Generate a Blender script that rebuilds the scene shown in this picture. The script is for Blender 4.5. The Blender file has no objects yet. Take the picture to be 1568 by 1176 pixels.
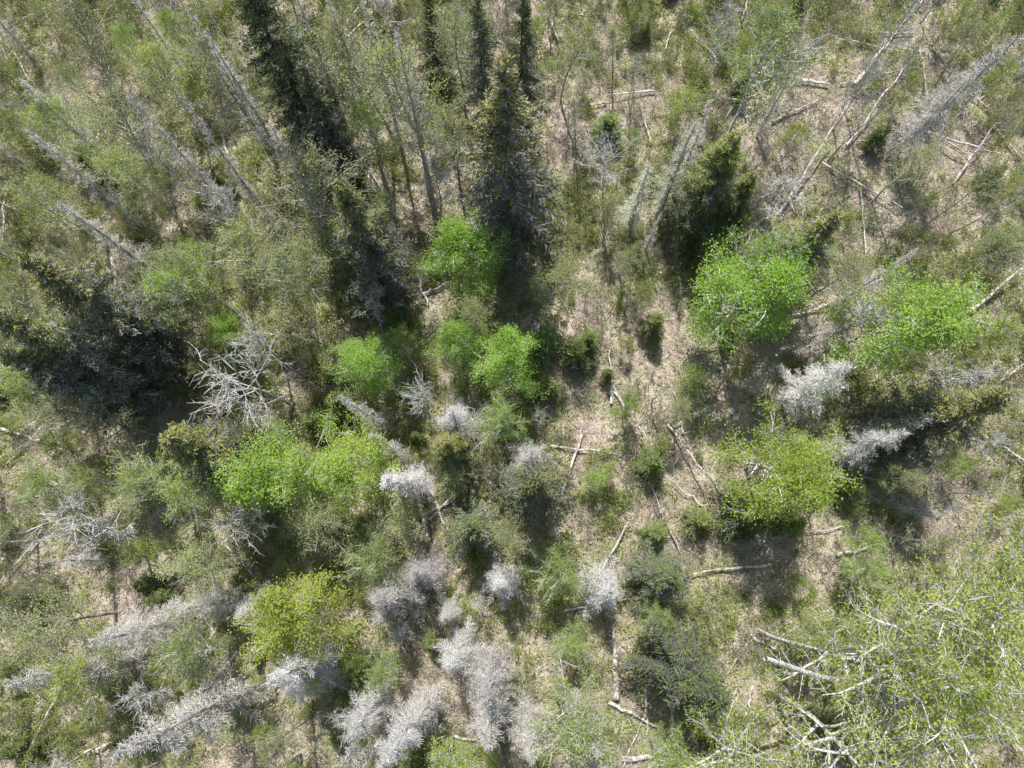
import bpy, math, random
import numpy as np
from mathutils import Vector, Euler
rng=np.random.default_rng(7); random.seed(7)
scene=bpy.context.scene
H=48.8; TH=math.radians(13.0); FPX=1046.0
def R(a,b,n=None): return rng.uniform(a,b,n)
def nrm(v):
    return v/np.maximum(np.linalg.norm(v,axis=-1,keepdims=True),1e-9)
# ---------------------------------------------------------------- terrain
def terr(x,y):
    x=np.asarray(x,float); y=np.asarray(y,float)
    return (0.35*np.sin(x*0.11+1.3)*np.cos(y*0.09+.4)+0.2*np.sin(x*0.27+y*0.19)+0.12*np.sin(y*0.43-x*0.31+2)
            +0.05*np.sin(x*1.1+1)*np.sin(y*1.3))
_lat={}
def vnoise(x,y,s,seed):
    if seed not in _lat: _lat[seed]=np.random.default_rng(seed).random((256,256))
    L=_lat[seed]; x=np.asarray(x,float)/s+1000; y=np.asarray(y,float)/s+1000
    xi=np.floor(x).astype(int); yi=np.floor(y).astype(int); fx=x-xi; fy=y-yi
    fx=fx*fx*(3-2*fx); fy=fy*fy*(3-2*fy)
    g=lambda a,b:L[a%256,b%256]
    return (g(xi,yi)*(1-fx)+g(xi+1,yi)*fx)*(1-fy)+(g(xi,yi+1)*(1-fx)+g(xi+1,yi+1)*fx)*fy
def survey(u,v,h=0.0):
    """plan position of a point standing h metres above ground"""
    dx=(u-784)/FPX; dy=-(v-588)/FPX
    c,s=math.cos(TH),math.sin(TH)
    yy=dy*c+s; zz=dy*s-c
    t=(H-h)/(-zz)
    return dx*t, yy*t
# ---------------------------------------------------------------- mesh builder
class MB:
    def __init__(s): s.v=[];s.f=[];s.m=[];s.t=[];s.n=0
    def quads(s,V,mat,tint):
        N=len(V)
        if N==0:return
        s.v.append(V.reshape(-1,3)); s.f.append(np.arange(N*4).reshape(-1,4)+s.n); s.n+=N*4
        s.m.append(np.full(N,mat)); s.t.append(np.repeat(np.broadcast_to(tint,(N,)),4))
    def kites(s,C,A,B,mat,tint):
        s.quads(np.stack([C-A,C+B-A*.15,C+A,C-B-A*.15],1),mat,tint)
    def leaves(s,C,size,mat,tint,flat=0.5):
        N=len(C); nn=rng.normal(size=(N,3)); nn[:,2]=np.abs(nn[:,2])+flat; nn=nrm(nn)
        a=nrm(np.cross(nn,rng.normal(size=(N,3)))); b=np.cross(nn,a)
        size=np.broadcast_to(size,(N,))[:,None]
        s.kites(C,a*size*.62,b*size*.42,mat,tint)
    def segs(s,P0,P1,R0,R1,mat,tint=0.5,k=3):
        P0=np.asarray(P0,float);P1=np.asarray(P1,float)
        if len(P0)==0:return
        R0=np.asarray(R0,float)[:,None];R1=np.asarray(R1,float)[:,None]
        d=nrm(P1-P0); ref=np.where(np.abs(d[:,2:3])<.9,np.array([[0,0,1.]]),np.array([[1.,0,0]]))
        a=nrm(np.cross(d,ref)); b=np.cross(d,a)
        N=len(P0); lo=[];hi=[]
        for i in range(k):
            an=2*math.pi*i/k; o=a*math.cos(an)+b*math.sin(an)
            lo.append(P0+o*R0); hi.append(P1+o*R1)
        base=s.n
        V=np.stack(lo+hi,1).reshape(-1,3); s.v.append(V); s.n+=len(V)
        fs=[]
        for i in range(k):
            j=(i+1)%k; fs.append([i,j,k+j,k+i])
        F=(np.arange(N)*2*k)[:,None,None]+np.array(fs)[None]+base
        s.f.append(F.reshape(-1,4)); s.m.append(np.full(N*k,mat)); s.t.append(np.repeat(np.broadcast_to(tint,(N,)),2*k))
    def make(s,name,mats):
        V=np.concatenate(s.v).astype(np.float32);F=np.concatenate(s.f).astype(np.int32)
        me=bpy.data.meshes.new(name); me.vertices.add(len(V)); me.vertices.foreach_set('co',V.ravel())
        me.loops.add(F.size); me.loops.foreach_set('vertex_index',F.ravel())
        me.polygons.add(len(F)); me.polygons.foreach_set('loop_start',np.arange(len(F),dtype=np.int32)*4)
        me.polygons.foreach_set('material_index',np.concatenate(s.m).astype(np.int32))
        me.update(calc_edges=True)
        at=me.attributes.new('tint','FLOAT','POINT'); at.data.foreach_set('value',np.concatenate(s.t).astype(np.float32))
        for m in mats: me.materials.append(m)
        return me
# ---------------------------------------------------------------- materials
def newmat(name):
    m=bpy.data.materials.new(name); m.use_nodes=True; nt=m.node_tree; nt.nodes.clear(); return m,nt
def mixc(nt,a,b,f=None,mode='MIX',fac=1.0):
    n=nt.nodes.new('ShaderNodeMix'); n.data_type='RGBA'; n.blend_type=mode
    n.inputs[0].default_value=fac
    for i,x in ((6,a),(7,b)):
        if isinstance(x,tuple): n.inputs[i].default_value=(*x,1)
        else: nt.links.new(x,n.inputs[i])
    if f is not None: nt.links.new(f,n.inputs[0])
    return n.outputs[2]
def foliage(name,ca,cb,trans=0.35,objcol=True,var=0.3):
    m,nt=newmat(name); L=nt.links.new
    at=nt.nodes.new('ShaderNodeAttribute'); at.attribute_name='tint'
    col=mixc(nt,ca,cb,at.outputs['Fac'])
    oi=nt.nodes.new('ShaderNodeObjectInfo')
    if var>0:
        mr=nt.nodes.new('ShaderNodeMapRange'); mr.inputs[3].default_value=1-var; mr.inputs[4].default_value=1+var
        L(oi.outputs['Random'],mr.inputs[0])
        cx=nt.nodes.new('ShaderNodeCombineColor')
        for i in range(3): L(mr.outputs[0],cx.inputs[i])
        col=mixc(nt,col,cx.outputs[0],mode='MULTIPLY')
    if objcol: col=mixc(nt,col,oi.outputs['Color'],mode='MULTIPLY')
    o=nt.nodes.new('ShaderNodeOutputMaterial')
    p=nt.nodes.new('ShaderNodeBsdfDiffuse'); L(col,p.inputs['Color'])
    if trans>0:
        t=nt.nodes.new('ShaderNodeBsdfTranslucent'); tc=mixc(nt,col,(1.2,1.22,.7),mode='MULTIPLY'); L(tc,t.inputs['Color'])
        ms=nt.nodes.new('ShaderNodeMixShader'); ms.inputs[0].default_value=trans
        L(p.outputs[0],ms.inputs[1]); L(t.outputs[0],ms.inputs[2]); L(ms.outputs[0],o.inputs[0])
    else: L(p.outputs[0],o.inputs[0])
    return m
def bark(name,ca,cb,scale=6,zs=1.0):
    m,nt=newmat(name); L=nt.links.new
    tc=nt.nodes.new('ShaderNodeTexCoord'); mp=nt.nodes.new('ShaderNodeMapping'); mp.inputs['Scale'].default_value=(1,1,zs); L(tc.outputs['Object'],mp.inputs[0])
    no=nt.nodes.new('ShaderNodeTexNoise'); no.inputs['Scale'].default_value=scale; no.inputs['Detail'].default_value=2; L(mp.outputs[0],no.inputs['Vector'])
    cr=nt.nodes.new('ShaderNodeValToRGB'); cr.color_ramp.elements[0].position=.36; cr.color_ramp.elements[1].position=.56
    cr.color_ramp.elements[0].color=(*ca,1); cr.color_ramp.elements[1].color=(*cb,1); L(no.outputs[0],cr.inputs[0])
    p=nt.nodes.new('ShaderNodeBsdfDiffuse'); L(cr.outputs[0],p.inputs['Color'])
    o=nt.nodes.new('ShaderNodeOutputMaterial'); L(p.outputs[0],o.inputs[0]); return m
M_spruce=foliage('spruce_needles',(.065,.09,.045),(.38,.36,.13),trans=.12,var=.12)
M_grey=foliage('dead_twigs',(.30,.285,.26),(.80,.775,.73),trans=0,var=.1)
M_lich=foliage('lichen_twigs',(.15,.155,.13),(.42,.42,.37),trans=0,objcol=False)
M_leaf=foliage('spring_leaves',(.17,.235,.045),(.62,.72,.20),trans=.42,var=.15)
M_bud=foliage('bud_leaves',(.23,.255,.085),(.66,.65,.29),trans=.35,var=.2)
M_shrubleaf=foliage('shrub_leaves',(.12,.175,.04),(.60,.67,.21),trans=.38)
M_herb=foliage('herb_leaves',(.14,.19,.055),(.60,.65,.27),trans=.3,var=0,objcol=False)
M_straw=foliage('straw',(.34,.285,.19),(.86,.78,.60),trans=.0,var=0,objcol=False)
M_litter=foliage('leaf_litter',(.22,.16,.125),(.72,.59,.50),trans=.0,var=0,objcol=False)
M_twig=foliage('twig_brown',(.17,.14,.12),(.70,.64,.58),trans=0,var=.2,objcol=False)
M_barkb=bark('birch_bark',(.34,.33,.29),(.86,.84,.79),3,2)
M_barks=bark('spruce_bark',(.12,.10,.085),(.28,.25,.22),5,.5)
M_barkg=bark('dead_bark',(.40,.38,.34),(.78,.76,.71),5,.3)
M_barkt=bark('aspen_bark',(.22,.22,.18),(.60,.59,.50),4,1)
M_log=bark('weathered_wood',(.38,.33,.28),(.82,.78,.71),4,.3)
# ---------------------------------------------------------------- generators
def spruce(name,h,r,live=True,step=.33,nb=7,dens=.13,cones=True,lich=.2,low=.1,full=1.0,mats=None,gaps=.1,nsubt=2,cap=.34,w=None):
    mb=MB(); n=int(h/.8)
    zs=np.linspace(0,h,n+1); wx=np.cumsum(rng.normal(0,.02,n+1)); wy=np.cumsum(rng.normal(0,.02,n+1))
    P=np.stack([wx,wy,zs],1); rad=(.012*h)*(1-zs/h)**.8+.015
    mb.segs(P[:-1],P[1:],rad[:-1],rad[1:],0,k=6)
    S0=[];S1=[];SA=[];SB=[]; C=[];A=[];B=[];T=[];MI=[]
    if w is None: w=.030 if live else .015
    z=h*low; ph=R(0,6.28)
    while z<h-.12:
        t=z/h; prof=min(1,(1-t)/.75)**(.85 if live else .95)
        if t<.3: prof*=.55+.45*t/.3
        cx=np.interp(z,zs,wx); cy=np.interp(z,zs,wy)
        for b in range(nb):
            if R(0,1)<gaps: continue
            az=R(0,6.283); lump=1+.22*math.sin(az*2+z*1.3+ph)+.12*math.sin(az*3-z*2.1)
            L=r*prof*R(.6,1.15)*lump+.12
            if R(0,1)<(.1 if live else .25): L*=.5
            el=math.radians(np.interp(t,[0,.4,.8,1],[-22,-8,18,50])+R(-8,8))
            d=np.array([math.cos(az)*math.cos(el),math.sin(az)*math.cos(el),math.sin(el)])
            p0=np.array([cx,cy,z+R(-.1,.1)]); k=3; pts=[]
            for i in range(k+1):
                s=L*i/k; q=p0+d*s; q=q+np.array([0,0,-.10*s*s/max(L,.3)+(.05*s if i==k else 0)]); pts.append(q)
            pts=np.array(pts); rb=.012+.006*L
            for i in range(k):
                S0.append(pts[i]);S1.append(pts[i+1]);SA.append(rb*(1-i/k)+.007);SB.append(rb*(1-(i+1)/k)+.006)
            ns=max(2,int(L/dens*full)); ss=np.linspace(.12 if live else .25,1,ns)+R(-.03,.03,ns)
            q=p0+d*(ss*L)[:,None]; q[:,2]-=.10*(ss*L)**2/max(L,.3)
            side=nrm(np.cross(d,[0,0,1.])[None])[0]
            cone_br=R(0,1)<(t-.35)*1.7
            for sg in (-1,1):
                ll=np.minimum(cap,(1-ss)*L*.55+.14)*R(.7,1.2,ns)
                dd=nrm(d*.65+side*sg*.8+np.array([0,0,-.22])+rng.normal(0,.22,(ns,3)))
                bb=nrm(np.cross(dd,[0,0,1.])+rng.normal(0,.45,(ns,3)))
                cen=q+dd*ll[:,None]*.5
                C.append(cen);A.append(dd*ll[:,None]*.55);B.append(bb*w)
                tt=R(0,.3,ns)
                if live and cones and cone_br: tt=np.where(R(0,1,ns)<.75,R(.5,1,ns),tt)
                if live: tt=tt+ss*.15
                else: tt=R(0,1,ns)
                T.append(tt); MI.append(np.where(R(0,1,ns)<(lich if t<.7 else lich*.4),2,1))
                for q2 in ((.35,.75) if nsubt==2 else (.6,)):
                    d2=nrm(dd*.6+rng.normal(0,.5,(ns,3))+d*.3); c2=q+dd*ll[:,None]*q2+d2*.09
                    C.append(c2);A.append(d2*R(.08,.15,ns)[:,None]);B.append(nrm(np.cross(d2,rng.normal(size=(ns,3))))*w*(.9))
                    T.append(tt); MI.append(MI[-1])
        z+=step*R(.7,1.3)*(1 if t<.8 else .7)
    mb.segs(S0,S1,SA,SB,0 if live else 1,tint=.7)
    C=np.concatenate(C);A=np.concatenate(A);B=np.concatenate(B);T=np.concatenate(T);MI=np.concatenate(MI)
    for k in (1,2):
        s=MI==k; mb.kites(C[s],A[s],B[s],k,T[s])
    return mb.make(name,mats or [M_barks,M_spruce,M_lich])
def decid(name,h,r,leaf=6,lsize=.11,nl=20,nsub=6,ntw=5,base=.35,up=.9,twr=.012,mats=None,spread=.16,trunkr=.011,limb=1.0):
    mb=MB(); S=[[],[],[],[]]; leafp=[];lt=[]
    def seg(a,b,ra,rb): S[0].append(a);S[1].append(b);S[2].append(ra);S[3].append(rb)
    def poly(p,d,L,r0,r1,k,wob,upb):
        pts=[p]
        for i in range(k):
            d=d+rng.normal(0,wob,3)+np.array([0,0,upb]); d=d/np.linalg.norm(d)
            q=pts[-1]+d*L/k; seg(pts[-1],q,r0+(r1-r0)*i/k,r0+(r1-r0)*(i+1)/k); pts.append(q)
        return pts,d
    def along(pts,t):
        x=t*(len(pts)-1); i=min(int(x),len(pts)-2); f=x-i
        return pts[i]*(1-f)+pts[i+1]*f, nrm((pts[i+1]-pts[i])[None])[0]
    tp,_=poly(np.zeros(3),np.array([0,0,1.]),h*.95,trunkr*h,.025,9,.045,.03)
    for i in range(nl):
        t=base+(1-base)*((i+.5)/nl)**.9; p,td=along(tp,min(t,.99)); az=i*2.4+R(-.5,.5)
        tt=(t-base)/(1-base); L=r*1.15*(math.sin(math.pi*min(1,.18+tt*.8))**.7)*R(.6,1.2)
        el=math.radians(R(18,45)+tt*30*up); d=np.array([math.cos(az)*math.cos(el),math.sin(az)*math.cos(el),math.sin(el)])
        lp,_=poly(p,d,L,limb*(.008*h*(.5-.3*tt)+.010),.014*limb,4,.13,.05)
        tone=R(0,.45)
        for j in range(nsub):
            u=.22+.75*(j+R(0,1))/nsub; q,ld=along(lp,min(u,.99)); dd=nrm((ld+rng.normal(0,.62,3)+[0,0,.15])[None])[0]
            L2=L*(1-u*.6)*.45*R(.7,1.3)+.25
            sp,_=poly(q,dd,L2,twr*1.6,twr,2,.16,.03)
            for k in range(ntw):
                w,sd=along(sp,min(.1+.9*(k+R(0,1))/ntw,.99)); d3=nrm((sd+rng.normal(0,.7,3))[None])[0]
                L3=R(.25,.65); e=w+d3*L3; seg(w,e,twr*.8,twr*.45)
                if leaf:
                    m=rng.poisson(leaf)
                    if m:
                        f=R(0,1.15,m)[:,None]; leafp.append(w+(e-w)*f+rng.normal(0,spread*.8,(m,3))); lt.append(np.full(m,tone)+R(0,.55,m))
    mb.segs(S[0],S[1],S[2],S[3],0,tint=rng.uniform(0,1,len(S[0])))
    if leafp:
        C=np.concatenate(leafp); mb.leaves(C,R(.6,1.25,len(C))*lsize,1,np.concatenate(lt))
    return mb.make(name,mats)
def shrub(name,h,r,stems=9,leaf=9,lsize=.10,mats=None,twr=.009,ntw=7,spread=.11):
    mb=MB(); a=[];b=[];ra=[];rb=[];lp=[];lt=[]
    for s in range(stems):
        az=R(0,6.283); rr=r*math.sqrt(R(0.02,1)); top=np.array([math.cos(az)*rr,math.sin(az)*rr,h*R(.55,1.05)*(1-.35*(rr/r)**2)])
        p0=np.array([math.cos(az)*rr*.2,math.sin(az)*rr*.2,0]); mid=(p0+top)/2+rng.normal(0,.08,3)
        pts=[p0,mid,top]
        for i in range(2): a.append(pts[i]);b.append(pts[i+1]);ra.append(.016-.005*i);rb.append(.011-.004*i)
        tone=R(0,.5)
        for k in range(ntw):
            t=.35+.65*(k+R(0,1))/ntw; q=p0*(1-t)+top*t+rng.normal(0,.03,3); d=nrm((rng.normal(0,.7,3)+[0,0,.4]+(top-p0)*.3)[None])[0]; e=q+d*R(.2,.5)*r
            a.append(q);b.append(e);ra.append(twr);rb.append(twr*.5)
            m=rng.poisson(leaf)
            if m: lp.append(q+(e-q)*R(0,1.1,m)[:,None]+rng.normal(0,spread,(m,3))); lt.append(tone+R(0,.5,m))
    mb.segs(a,b,ra,rb,0,tint=rng.uniform(0,1,len(a)))
    if lp:
        C=np.concatenate(lp); C[:,2]=np.maximum(C[:,2],.04); mb.leaves(C,R(.6,1.3,len(C))*lsize,1,np.concatenate(lt))
    return mb.make(name,mats)
# ---------------------------------------------------------------- mesh library
MG=[M_barkg,M_grey,M_grey]
LIB={
 'spruce':[spruce('spruce_mesh',18,2.7,lich=.2,gaps=.08,nsubt=2,dens=.11) for _ in range(2)],
 'spruceg':[spruce('spruce_g_mesh',16,2.5,lich=.5,cones=True,dens=.11,gaps=.12,nsubt=2) for _ in range(3)],
 'pale':[spruce('spruce_pale_mesh',9,2.2,lich=.55,cones=False,dens=.12,gaps=.12,nsubt=2,step=.28) for _ in range(2)],
 'young':[spruce('young_spruce_mesh',4,1.25,step=.22,nb=7,dens=.12,cones=False,lich=.15,low=.04,w=.032) for _ in range(2)],
 'dead':[spruce('dead_spruce_mesh',12,1.8,live=False,step=.34,nb=6,dens=.11,mats=MG,lich=.2,gaps=.22,nsubt=1,cap=.48) for _ in range(4)],
 'deadthin':[spruce('dead_thin_mesh',14,1.0,live=False,step=.42,nb=5,dens=.14,mats=MG,gaps=.25,nsubt=1) for _ in range(3)],
 'lush':[decid('birch_lush_mesh',12,3.0,leaf=14,lsize=.098,nl=30,nsub=7,mats=[M_barkb,M_leaf],spread=.27,base=.25) for _ in range(2)],
 'birch':[decid('birch_mesh',12,3.0,leaf=7,lsize=.09,nl=26,nsub=7,mats=[M_barkb,M_leaf],spread=.2) for _ in range(3)],
 'birchtall':[decid('birch_tall_mesh',17,3.8,leaf=5.2,lsize=.10,nl=30,nsub=6,base=.4,twr=.012,mats=[M_barkb,M_leaf],spread=.25,limb=1.35) for _ in range(2)],
 'sapling':[decid('sapling_mesh',6,1.5,leaf=8,lsize=.09,nl=14,nsub=5,ntw=4,base=.2,mats=[M_barkt,M_leaf]) for _ in range(3)],
 'bud':[decid('budding_mesh',12,2.6,leaf=5,lsize=.08,nl=22,nsub=6,twr=.011,mats=[M_barkt,M_bud],spread=.2) for _ in range(3)],
 'bare':[decid('bare_mesh',10,2.4,leaf=0,nl=18,nsub=6,ntw=5,base=.35,twr=.016,trunkr=.012,mats=[M_barkg]) for _ in range(3)],
 'barethin':[decid('bare_thin_mesh',9,1.3,leaf=1.4,lsize=.07,nl=12,nsub=4,ntw=3,base=.3,twr=.013,mats=[M_barkt,M_bud]) for _ in range(2)],
}
DIM={'spruce':(18,2.7),'spruceg':(16,2.5),'pale':(9,2.2),'young':(4,1.25),'dead':(12,1.8),'deadthin':(14,1.0),'birch':(12,3),'lush':(12,3),'birchtall':(17,3.8),'sapling':(6,1.5),'bud':(12,2.6),'bare':(10,2.4),'barethin':(9,1.3)}
NAME={'spruce':'spruce_tree','spruceg':'spruce_tree','pale':'spruce_tree','young':'young_spruce_tree','dead':'dead_spruce_tree','deadthin':'dead_spruce_tree','birch':'birch_tree','lush':'birch_tree','birchtall':'birch_tree','sapling':'aspen_sapling','bud':'budding_aspen_tree','bare':'bare_dead_tree','barethin':'bare_sapling'}
trees_col=bpy.data.collections.new('trees'); scene.collection.children.link(trees_col)
placed=[]
def put(kind,x,y,h,r,col=(1,1,1),tilt=None):
    me=random.choice(LIB[kind]); ob=bpy.data.objects.new(NAME[kind],me); trees_col.objects.link(ob)
    dh,dr=DIM[kind]; ob.scale=(r/dr,r/dr,h/dh); ob.location=(x,y,float(terr(x,y))-.05)
    tx,ty=(random.gauss(0,.04),random.gauss(0,.04)) if tilt is None else tilt
    ob.rotation_euler=(tx,ty,random.uniform(0,6.283))
    ob.color=(*col,1); placed.append((x,y,r)); return ob
def T(kind,u,v,h,r,col=(1,1,1)):
    hh=h if kind in('spruce','spruceg','pale','dead','deadthin','young') else h*.75
    x,y=survey(u,v,hh); put(kind,x,y,h,r,col,tilt=(random.gauss(0,.012),random.gauss(0,.012)))
def B(kind,u,v,h,r,col=(1,1,1)):
    x,y=survey(u,v,0); put(kind,x,y,h,r,col,tilt=(0,0))
WHT=(1.1,1.1,1.1); PUR=(.84,.81,.80); GRY=(.98,.96,.92); YEL=(1.05,.98,.75); LIM=(.80,1.02,.66); PALE=(1.05,1.03,1.3); DRK=(.6,.7,.7)
T('spruceg',770,85,22,3.9,(1.15,1.1,1.2)); B('spruce',512,270,23,2.9,DRK); T('spruceg',512,280,17,3.1,(1.0,1.05,1)); B('spruceg',240,590,17,3.2,(.9,1.,.95))
T('spruceg',30,395,17,3.1); T('spruceg',262,665,14,3.2,(1.25,1.3,1.1)); T('spruce',682,672,9,2.0,(1.2,1.2,1)); T('spruce',1128,215,12,3.0,(1.1,1.25,1)); T('spruce',1150,270,8,2,(1,1.2,.9))
T('spruceg',1280,330,13,2.9,(1.2,1.25,1.1)); T('spruceg',1545,605,14,3.1,(1.2,1.2,1)); T('spruceg',1460,640,9,2,(1,1,1)); T('pale',815,735,11,2.8,(1.5,1.5,1.5)); T('dead',815,690,10,1.7,GRY)
T('pale',722,805,8,2.1,(1.4,1.6,1.3)); T('pale',1030,890,7,2.2,(1.4,1.6,1.4)); T('pale',1090,1075,13,2.8,(1.4,1.6,1.5)); T('young',1165,785,5,1.9,(1,1.2,1)); T('young',510,612,4,1.6,(1.7,1.9,1.4))
T('spruceg',0,540,15,2.4,DRK); T('spruceg',735,-20,18,2.2,(.8,.9,.9)); T('spruceg',800,-40,17,2,(.8,.9,.9)); T('spruceg',455,95,15,2.2,DRK)
for (u,v) in [(835,515),(902,515),(1010,482),(842,588),(1003,708),(1010,818),(1318,748),(885,530),(935,180),(1080,795),(600,480),(1230,800),(470,640)]: T('young',u,v,R(2.6,3.8),R(1,1.5),(R(1.5,1.8),R(1.8,2.),1.4))
for d in [(1305,555,11,2.0,WHT),(128,985,12,1.9,GRY),(165,1168,16,2.2,GRY),(405,1048,13,1.8,WHT),(0,1060,12,2.0,GRY),(365,945,6,1.7,WHT),(438,1062,9,1.6,GRY),(580,915,9,2.2,PUR),(637,878,8,1.6,PUR),
 (682,945,5,1.1,GRY),(765,898,6,1.5,WHT),(935,903,7,1.8,WHT),(690,630,8,1.9,WHT),(688,1022,9,1.6,WHT),(742,1060,12,1.8,PUR),(738,1150,14,1.8,GRY),
 (530,1125,11,1.5,WHT),(915,1165,13,1.3,GRY),(585,1180,13,1.6,WHT),(1545,60,13,2.4,PUR),(1385,665,10,1.7,WHT),(270,935,8,1.5,GRY),(820,1165,11,1.5,GRY)]: T('dead',*d)
for d in [(208,140,16,.9,PUR),(266,140,16,.8,PUR),(408,195,13,1.1,GRY),(1075,180,13,1.3,(.9,.95,.75)),(1000,255,9,1.2,(.9,.95,.75)),(585,728,12,1.3,WHT),(615,722,9,1.1,WHT),(600,30,16,1,GRY),(500,-10,15,1,GRY),(445,30,14,1,GRY),(440,-30,16,1,GRY),(290,20,15,1,GRY),(810,40,12,1.1,GRY),(95,310,12,1.1,GRY),(30,120,13,1.1,GRY),(50,200,13,1,GRY),(330,60,15,1,GRY),(545,-20,15,1,GRY),(1420,640,9,1.2,WHT),(1500,110,11,1,GRY),(640,1095,8,1.2,GRY)]: T('deadthin',*d)
for d in [(388,585,10,3.2),(332,318,8,2.2),(245,235,9,2),(665,290,7,2),(1205,300,5,2.4),(1235,515,6,1.8),(385,805,8,2.2),(110,820,10,3),(630,190,12,2.6),(735,75,10,2.2),(1470,560,8,2),(940,240,8,2.2),(640,600,7,1.8),(215,490,7,2.2),(1080,300,7,2),(1330,480,9,2.4),(1400,20,14,1.6),(560,460,6,2),(1330,130,8,1.6),(190,610,7,2)]: T('bare',*d)
for d in [(708,392,10,3.1,LIM),(1155,430,12,4.2,LIM),(1415,455,14,3.9,(.8,.95,.72)),(1213,688,11,3.8,(.93,1.0,.65)),(565,550,8,2.5,LIM),(702,530,7,2.1,LIM),(772,570,8,2.6,LIM),(445,700,11,3.5,(.85,.98,.7)),(548,720,10,3.0,(.92,.98,.78)),(330,508,6,1.9,LIM),(445,985,11,3.3,YEL)]: T('lush',*d)
for d in [(235,110,11,2.6,YEL),(200,265,10,2.6,(1.0,.98,.8)),(255,425,10,3,(.85,.95,.7)),(572,865,8,2.3,(.8,.86,.75)),(275,1015,9,2.6,(.8,.84,.75)),(1175,95,13,3.6,(.8,.88,.85)),(855,885,6,2.3,(.75,.85,.65)),(865,1105,12,3.0,PALE),
 (380,390,10,3,(1,.92,.85)),(50,620,9,2.6,(.9,.92,.75)),(210,740,9,2.6,(.95,.98,.75)),(330,740,9,2.8,(.85,.92,.75)),(110,1040,10,2.5,YEL),(770,650,7,2.2,(.75,.86,.65)),(1000,960,5,1.6,(.9,.96,.75)),(880,980,5,1.6,(.8,.92,.65)),(1270,600,5,1.4,LIM),(60,760,8,2.3,(.9,1,.75)),(590,1020,6,1.6,(.9,1,.75)),(1320,880,5,1.7,(.8,.95,.7)),(1240,960,6,2,YEL),(1390,960,8,2.4,YEL),(120,200,11,2.6,(.9,.95,.75)),(560,190,11,2.4,(.8,.88,.75))]: T('birch',*d)
for d in [(1290,1010,16,4.3,(1.05,.99,.7)),(1430,1060,18,5,(1.06,1.,.75)),(1540,1000,17,4.5,(1.0,.99,.7)),(1190,1120,15,3.6,(1.05,.99,.7)),(1340,1150,17,4.5,(1.05,1.,.75)),(1500,1170,18,5,(1.0,.99,.7))]: T('birchtall',*d)
for d in [(435,300,13,3.6),(400,420,11,3),(620,130,15,3.4),(560,60,15,3),(690,200,12,2.6),(870,50,10,2.4),(700,40,13,3),(100,60,13,3),(160,180,12,3),(60,300,11,2.6),(300,430,10,2.6),(470,390,10,2.6),(350,130,13,3),(500,120,14,3),(1290,420,9,2.6),(1400,250,8,2.2),(480,800,8,2.6),(610,800,7,2.2),(700,700,6,1.8),(470,500,9,2.8),(60,960,10,2.6),(150,640,10,2.8),(300,870,9,2.4),(130,450,10,2.8)]: T('bud',*d,(random.uniform(.85,1),random.uniform(.88,1.02),random.uniform(.7,.95)))
def far(x,y,r,k=.62):
    for (a,b,c) in placed:
        if (a-x)**2+(b-y)**2<((r+c)*k)**2: return False
    return True
X0,X1,Y0,Y1=-72,72,-42,82
nfill=0
for _ in range(4800):
    x=R(X0,X1);y=R(Y0,Y1)
    inside=abs(x)<50 and -18<y<52
    left=1/(1+math.exp((x+2)/5.0))
    bottom=1/(1+math.exp((y+2)/3.0))
    d=.20+.38*left+.2*(vnoise(x,y,9,3)>.55)
    if not inside: d=.28
    if R(0,1)>d: continue
    if bottom>.5: kinds=['sapling','sapling','bud','birch','young','bare','sapling','young']
    elif left>.5: kinds=['bud']*4+['birch']*4+['sapling']*5+['deadthin']*2+['barethin']*2+['spruceg']+['bare','bare','young']
    else: kinds=['sapling']*8+['barethin']*7+['bud']*2+['young','bare','bare','deadthin']
    if not inside: kinds=kinds+['spruce','birch','bud']
    k=random.choice(kinds); dh,dr=DIM[k]; s=R(.45,.9) if inside else R(.7,1.1)
    if not far(x,y,dr*s,.62): continue
    c={'dead':random.choice([GRY,PUR,WHT]),'deadthin':GRY}.get(k,(R(.8,1.0),R(.9,1.02),R(.6,.85)))
    if k=='young': c=(1.5,1.7,1.3)
    put(k,x,y,dh*s*R(.85,1.15),dr*s*R(.85,1.1),c); nfill+=1
print('fill',nfill,'trees',len(placed))
# ---------------------------------------------------------------- fallen logs
def log(x0,y0,x1,y1,r,branches=True,lift=.0):
    mb=MB(); n=7; ts=np.linspace(0,1,n+1)
    X=x0+(x1-x0)*ts+np.append(0,rng.normal(0,.06,n)); Y=y0+(y1-y0)*ts+np.append(0,rng.normal(0,.06,n))
    Z=terr(X,Y)+r*.8+.2+lift*ts; P=np.stack([X,Y,Z],1); rr=r*(1-.6*ts)
    c=P[0].copy(); P=P-c; mb.segs(P[:-1],P[1:],rr[:-1],rr[1:],0,k=7)
    if branches:
        m=int(np.hypot(x1-x0,y1-y0)*4); t=R(.2,1,m); q=np.stack([np.interp(t,ts,P[:,i]) for i in range(3)],1)
        d=nrm(rng.normal(0,1,(m,3))+[0,0,.6]); mb.segs(q,q+d*R(.2,1.1,m)[:,None],np.full(m,.02),np.full(m,.008),0)
    ob=bpy.data.objects.new('fallen_log',mb.make('fallen_log_mesh',[M_log])); ob.location=c; scene.collection.objects.link(ob)
clear=[]
def LP(u0,v0,u1,v1,r,**k):
    a=survey(u0,v0);b=survey(u1,v1); log(*a,*b,r,**k)
    for t in (0,.25,.5,.75,1): clear.append((a[0]*(1-t)+b[0]*t,a[1]*(1-t)+b[1]*t))
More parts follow.
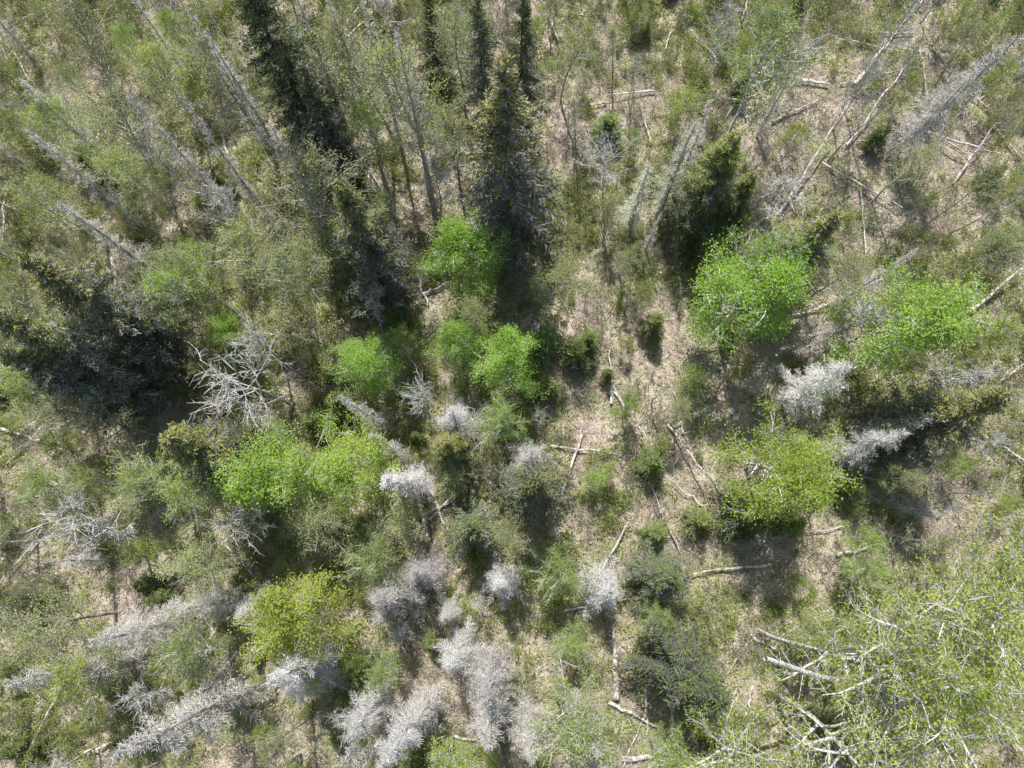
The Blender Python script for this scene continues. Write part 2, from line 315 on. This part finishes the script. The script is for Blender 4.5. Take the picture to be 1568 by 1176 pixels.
for l in [(941,1066,936,960,.24),(950,1158,1085,1157,.18),(930,1072,1010,1112,.13),(983,1050,990,1120,.12),(320,1000,335,900,.14),(305,1010,350,930,.14),(330,1035,375,985,.13),(290,990,350,1040,.15),(1215,128,1262,138,.2),(1440,120,1470,182,.2),(1180,190,1250,160,.12),
 (545,225,590,300,.17),(1130,370,1180,330,.13),(640,760,670,870,.16),(655,740,690,820,.14),(1280,850,1350,830,.12),(0,655,60,675,.14),(245,905,310,870,.13),(1300,140,1420,-10,.16),(640,420,655,470,.14),(180,400,200,460,.12)]: LP(*l)
for l in [(1215,625,1420,480,.13),(1190,330,1260,215,.13),(940,600,985,680,.08),(1020,650,1075,740,.08),(1380,200,1500,260,.11),(1350,250,1430,160,.11),(1240,480,1330,440,.11),(1480,480,1568,400,.15),(1450,290,1500,210,.09),(1290,230,1370,120,.1)]: LP(*l,lift=1.6)
mb=MB(); x0,y0=survey(1420,1075,0); P=np.array([[x0,y0,float(terr(x0,y0))],[*survey(1330,1050,5),5.],[*survey(1250,1035,9),9.],[*survey(1172,1008,13),13.]]); c=P[0].copy(); P=P-c
mb.segs(P[:-1],P[1:],[.2,.18,.15],[.18,.15,.12],0,k=8)
m=26; t=R(.5,3,m); q=np.stack([np.interp(t,[0,1,2,3],P[:,i]) for i in range(3)],1); d=nrm(rng.normal(0,1,(m,3))); mb.segs(q,q+d*R(.4,1.6,m)[:,None],np.full(m,.025),np.full(m,.01),0)
ob=bpy.data.objects.new('leaning_birch_trunk',mb.make('leaning_birch_trunk_mesh',[M_barkb])); ob.location=c; scene.collection.objects.link(ob)
for _ in range(340):
    x=R(-60,60);y=R(-28,65);a=R(0,6.28);L=R(1.5,7); log(x,y,x+math.cos(a)*L,y+math.sin(a)*L,R(.04,.12),branches=R(0,1)<.5,lift=R(0,.5))
# ---------------------------------------------------------------- undergrowth
def small(name,fn):
    c=bpy.data.collections.new(name)
    for i,me in enumerate(fn):
        o=bpy.data.objects.new('%s_part'%name,me); c.objects.link(o)
    return c,len(fn)
SM=[M_twig,M_shrubleaf]
sh_c,sh_n=small('shrubs',[shrub('sh',1.7,1.0,stems=10,leaf=6,lsize=.09,mats=SM,ntw=6) for _ in range(3)]+[shrub('sh',1.1,.75,stems=7,leaf=7,lsize=.085,mats=SM,ntw=6) for _ in range(3)]+[shrub('sh',2.4,1.1,stems=9,leaf=4,lsize=.09,mats=SM) for _ in range(2)])
bs_c,bs_n=small('bare_shrubs',[shrub('bs',1.8,1.1,stems=12,leaf=.35,lsize=.07,twr=.011,mats=[M_twig,M_bud]) for _ in range(3)])
def gn(name,pts,scl,coll,n,tilt=.10):
    N=len(pts); me=bpy.data.meshes.new(name); me.vertices.add(N); me.vertices.foreach_set('co',pts.astype(np.float32).ravel())
    a=me.attributes.new('srot','FLOAT_VECTOR','POINT'); rot=np.stack([rng.normal(0,tilt,N),rng.normal(0,tilt,N),R(0,6.283,N)],1); a.data.foreach_set('vector',rot.astype(np.float32).ravel())
    a=me.attributes.new('sscl','FLOAT','POINT'); a.data.foreach_set('value',scl.astype(np.float32))
    a=me.attributes.new('sidx','INT','POINT'); a.data.foreach_set('value',rng.integers(0,n,N).astype(np.int32))
    me.update(); ob=bpy.data.objects.new(name,me); scene.collection.objects.link(ob)
    ng=bpy.data.node_groups.new(name,'GeometryNodeTree'); ng.interface.new_socket('Geometry',in_out='INPUT',socket_type='NodeSocketGeometry'); ng.interface.new_socket('Geometry',in_out='OUTPUT',socket_type='NodeSocketGeometry')
    N_=ng.nodes.new; gi=N_('NodeGroupInput');go=N_('NodeGroupOutput'); ci=N_('GeometryNodeCollectionInfo'); ci.inputs['Collection'].default_value=coll
    ci.inputs['Separate Children'].default_value=True; ci.inputs['Reset Children'].default_value=True
    ip=N_('GeometryNodeInstanceOnPoints'); ip.inputs['Pick Instance'].default_value=True
    def na(nm,ty):
        q=N_('GeometryNodeInputNamedAttribute'); q.data_type=ty; q.inputs['Name'].default_value=nm
        return [o for o in q.outputs if o.enabled and o.name=='Attribute'][0]
    e=N_('FunctionNodeEulerToRotation'); l=ng.links.new
    l(gi.outputs[0],ip.inputs['Points']); l(ci.outputs[0],ip.inputs['Instance']); l(na('sidx','INT'),ip.inputs['Instance Index'])
    l(na('srot','FLOAT_VECTOR'),e.inputs[0]); l(e.outputs[0],ip.inputs['Rotation']); l(na('sscl','FLOAT'),ip.inputs['Scale']); l(ip.outputs[0],go.inputs[0])
    md=ob.modifiers.new('scatter','NODES'); md.node_group=ng
def cand(N,x0=X0,x1=X1,y0=Y0,y1=Y1):
    return R(x0,x1,N),R(y0,y1,N)
CL=np.array(clear)
def green(x,y):
    g=vnoise(x,y,5,11)*.55+vnoise(x,y,2,12)*.35+vnoise(x,y,14,13)*.3-.02
    g=g+.03*(x<-3)-.14*np.exp(-(((x-7)/5)**2+((y-9)/12)**2))
    dm=np.full(len(x),9.)
    for cx,cy in CL: dm=np.minimum(dm,np.hypot(x-cx,y-cy))
    return g-.3*np.exp(-(dm/1.0)**2)
def mk(x,y,dz=0): return np.stack([x,y,terr(x,y)+dz],1)
x,y=cand(25000); g=green(x,y); k=R(0,1,len(x))<np.clip((g-.37)*2.1,0.04,.55); x,y=x[k],y[k]; print('shrubs',len(x)); gn('shrub_undergrowth',mk(x,y),R(.35,1.2,len(x)),sh_c,sh_n)
x,y=cand(3400); gn('bare_shrub_undergrowth',mk(x,y),R(.5,1.2,len(x)),bs_c,bs_n)
GX=(-52,52,-22,56)
def clumps(x,y,n,rad):
    N=len(x); rr=rad*np.sqrt(R(0,1,(N,n)))*R(.5,1.2,(N,1)); a=R(0,6.28,(N,n))
    px=(x[:,None]+rr*np.cos(a)).ravel(); py=(y[:,None]+rr*np.sin(a)).ravel(); tone=np.repeat(R(0,.6,N),n)
    return px,py,tone
x,y=cand(58000,*GX); g=green(x,y); k=R(0,1,len(x))<np.clip((g-.30)*2.1,.10,.85); x,y=x[k],y[k]
px,py,tn=clumps(x,y,13,.4); N=len(px); mb=MB(); mb.leaves(mk(px,py)+np.stack([0*px,0*px,R(.03,.36,N)],1),R(.06,.15,N),0,tn+R(0,.4,N),flat=1.0); print('herb',N)
o=bpy.data.objects.new('herb_ground_cover',mb.make('herbs',[M_herb])); scene.collection.objects.link(o)
x,y=cand(34000,*GX); g=vnoise(x,y,4,21); k=R(0,1,len(x))<np.clip((g-.22)*1.9,.15,1); x,y=x[k],y[k]
px,py,tn=clumps(x,y,20,.4); N=len(px); d=nrm(np.stack([rng.normal(0,.7,N),rng.normal(0,.7,N),R(.15,.7,N)],1)); l=R(.15,.5,N)[:,None]; b=nrm(np.cross(d,[0,0,1.]))*.016
mb=MB(); mb.kites(mk(px,py)+d*l/2,d*l/2,b,0,tn+R(0,.4,N)); o=bpy.data.objects.new('dead_grass_ground_cover',mb.make('grass',[M_straw])); scene.collection.objects.link(o)
x,y=cand(20000,*GX); px,py,tn=clumps(x,y,16,.7); N=len(px); mb=MB(); mb.leaves(mk(px,py,.03)+np.stack([0*px,0*px,R(0,.05,N)],1),R(.06,.12,N),0,tn+R(0,.4,N),flat=2.5)
x,y=cand(50000,*GX); N=len(x); a=R(0,6.28,N); l=R(.2,1.2,N); p=mk(x,y,.04)+np.stack([0*x,0*x,R(0,.1,N)],1); q=p+np.stack([np.cos(a)*l,np.sin(a)*l,R(-.02,.3,N)],1)
mb.segs(p,q,R(.010,.024,N),np.full(N,.007),1,tint=R(0,1.2,N)); o=bpy.data.objects.new('leaf_litter_and_twigs',mb.make('litter',[M_litter,M_twig])); scene.collection.objects.link(o)
# ---------------------------------------------------------------- ground
n=420; u=np.linspace(-1,1,n); ax=80*u+520*u**5
gx,gy=np.meshgrid(ax,ax); gy=gy+18; V=np.stack([gx,gy,terr(gx,gy)],-1).reshape(-1,3)
i=np.arange(n*n).reshape(n,n); F=np.stack([i[:-1,:-1],i[:-1,1:],i[1:,1:],i[1:,:-1]],-1).reshape(-1,4)
mb=MB(); mb.v=[V];mb.f=[F];mb.m=[np.zeros(len(F))];mb.t=[np.zeros(len(V))]
m,nt=newmat('forest_floor'); L=nt.links.new
tc=nt.nodes.new('ShaderNodeTexCoord')
def noise(s,d=5,r=.6):
    q=nt.nodes.new('ShaderNodeTexNoise'); q.inputs['Scale'].default_value=s; q.inputs['Detail'].default_value=d; q.inputs['Roughness'].default_value=r; L(tc.outputs['Object'],q.inputs['Vector']); return q.outputs[0]
def ramp(f,a,b):
    q=nt.nodes.new('ShaderNodeMapRange'); q.inputs[1].default_value=a; q.inputs[2].default_value=b; L(f,q.inputs[0]); return q.outputs[0]
c1=mixc(nt,(.43,.34,.28),(.62,.55,.43),ramp(noise(.5,5,.7),.4,.62))
c2=mixc(nt,c1,(.27,.30,.12),ramp(noise(.23,5,.7),.48,.62))
c3=mixc(nt,c2,(.11,.09,.065),ramp(noise(2.2,4,.7),.53,.66))
c4=mixc(nt,c3,(.74,.68,.54),ramp(noise(6,3,.7),.55,.68))
p=nt.nodes.new('ShaderNodeBsdfDiffuse'); L(c4,p.inputs['Color'])
o=nt.nodes.new('ShaderNodeOutputMaterial'); L(p.outputs[0],o.inputs[0])
me=mb.make('ground_mesh',[m]); me.polygons.foreach_set('use_smooth',np.ones(len(F),bool)); g=bpy.data.objects.new('ground',me); scene.collection.objects.link(g)
# ---------------------------------------------------------------- light
el=math.radians(57); sd=np.array([-.2,1.0]); sd=sd/np.linalg.norm(sd)
sv=Vector((sd[0]*math.cos(el),sd[1]*math.cos(el),math.sin(el)))
ld=bpy.data.lights.new('sun','SUN'); ld.energy=5.0; ld.angle=math.radians(.5); ld.color=(1,.97,.93)
so=bpy.data.objects.new('sun',ld); so.rotation_euler=(-sv).to_track_quat('-Z','Y').to_euler(); scene.collection.objects.link(so)
w=bpy.data.worlds.new('World'); scene.world=w; w.use_nodes=True; wn=w.node_tree
bg=[q for q in wn.nodes if q.type=='BACKGROUND'][0]; sk=wn.nodes.new('ShaderNodeTexSky'); sk.sky_type='NISHITA'; sk.sun_disc=False
sk.sun_elevation=el; sk.sun_rotation=math.atan2(sd[0],sd[1]); wn.links.new(sk.outputs[0],bg.inputs[0]); bg.inputs[1].default_value=.12
# ---------------------------------------------------------------- camera
cd=bpy.data.cameras.new('camera'); cd.sensor_width=36; cd.lens=36*FPX/1568; cd.clip_end=2000
co=bpy.data.objects.new('camera',cd); co.location=(0,0,H); co.rotation_euler=(TH,0,0); scene.collection.objects.link(co); scene.camera=co
scene.view_settings.view_transform='Standard'; scene.view_settings.look='None'; scene.view_settings.exposure=0
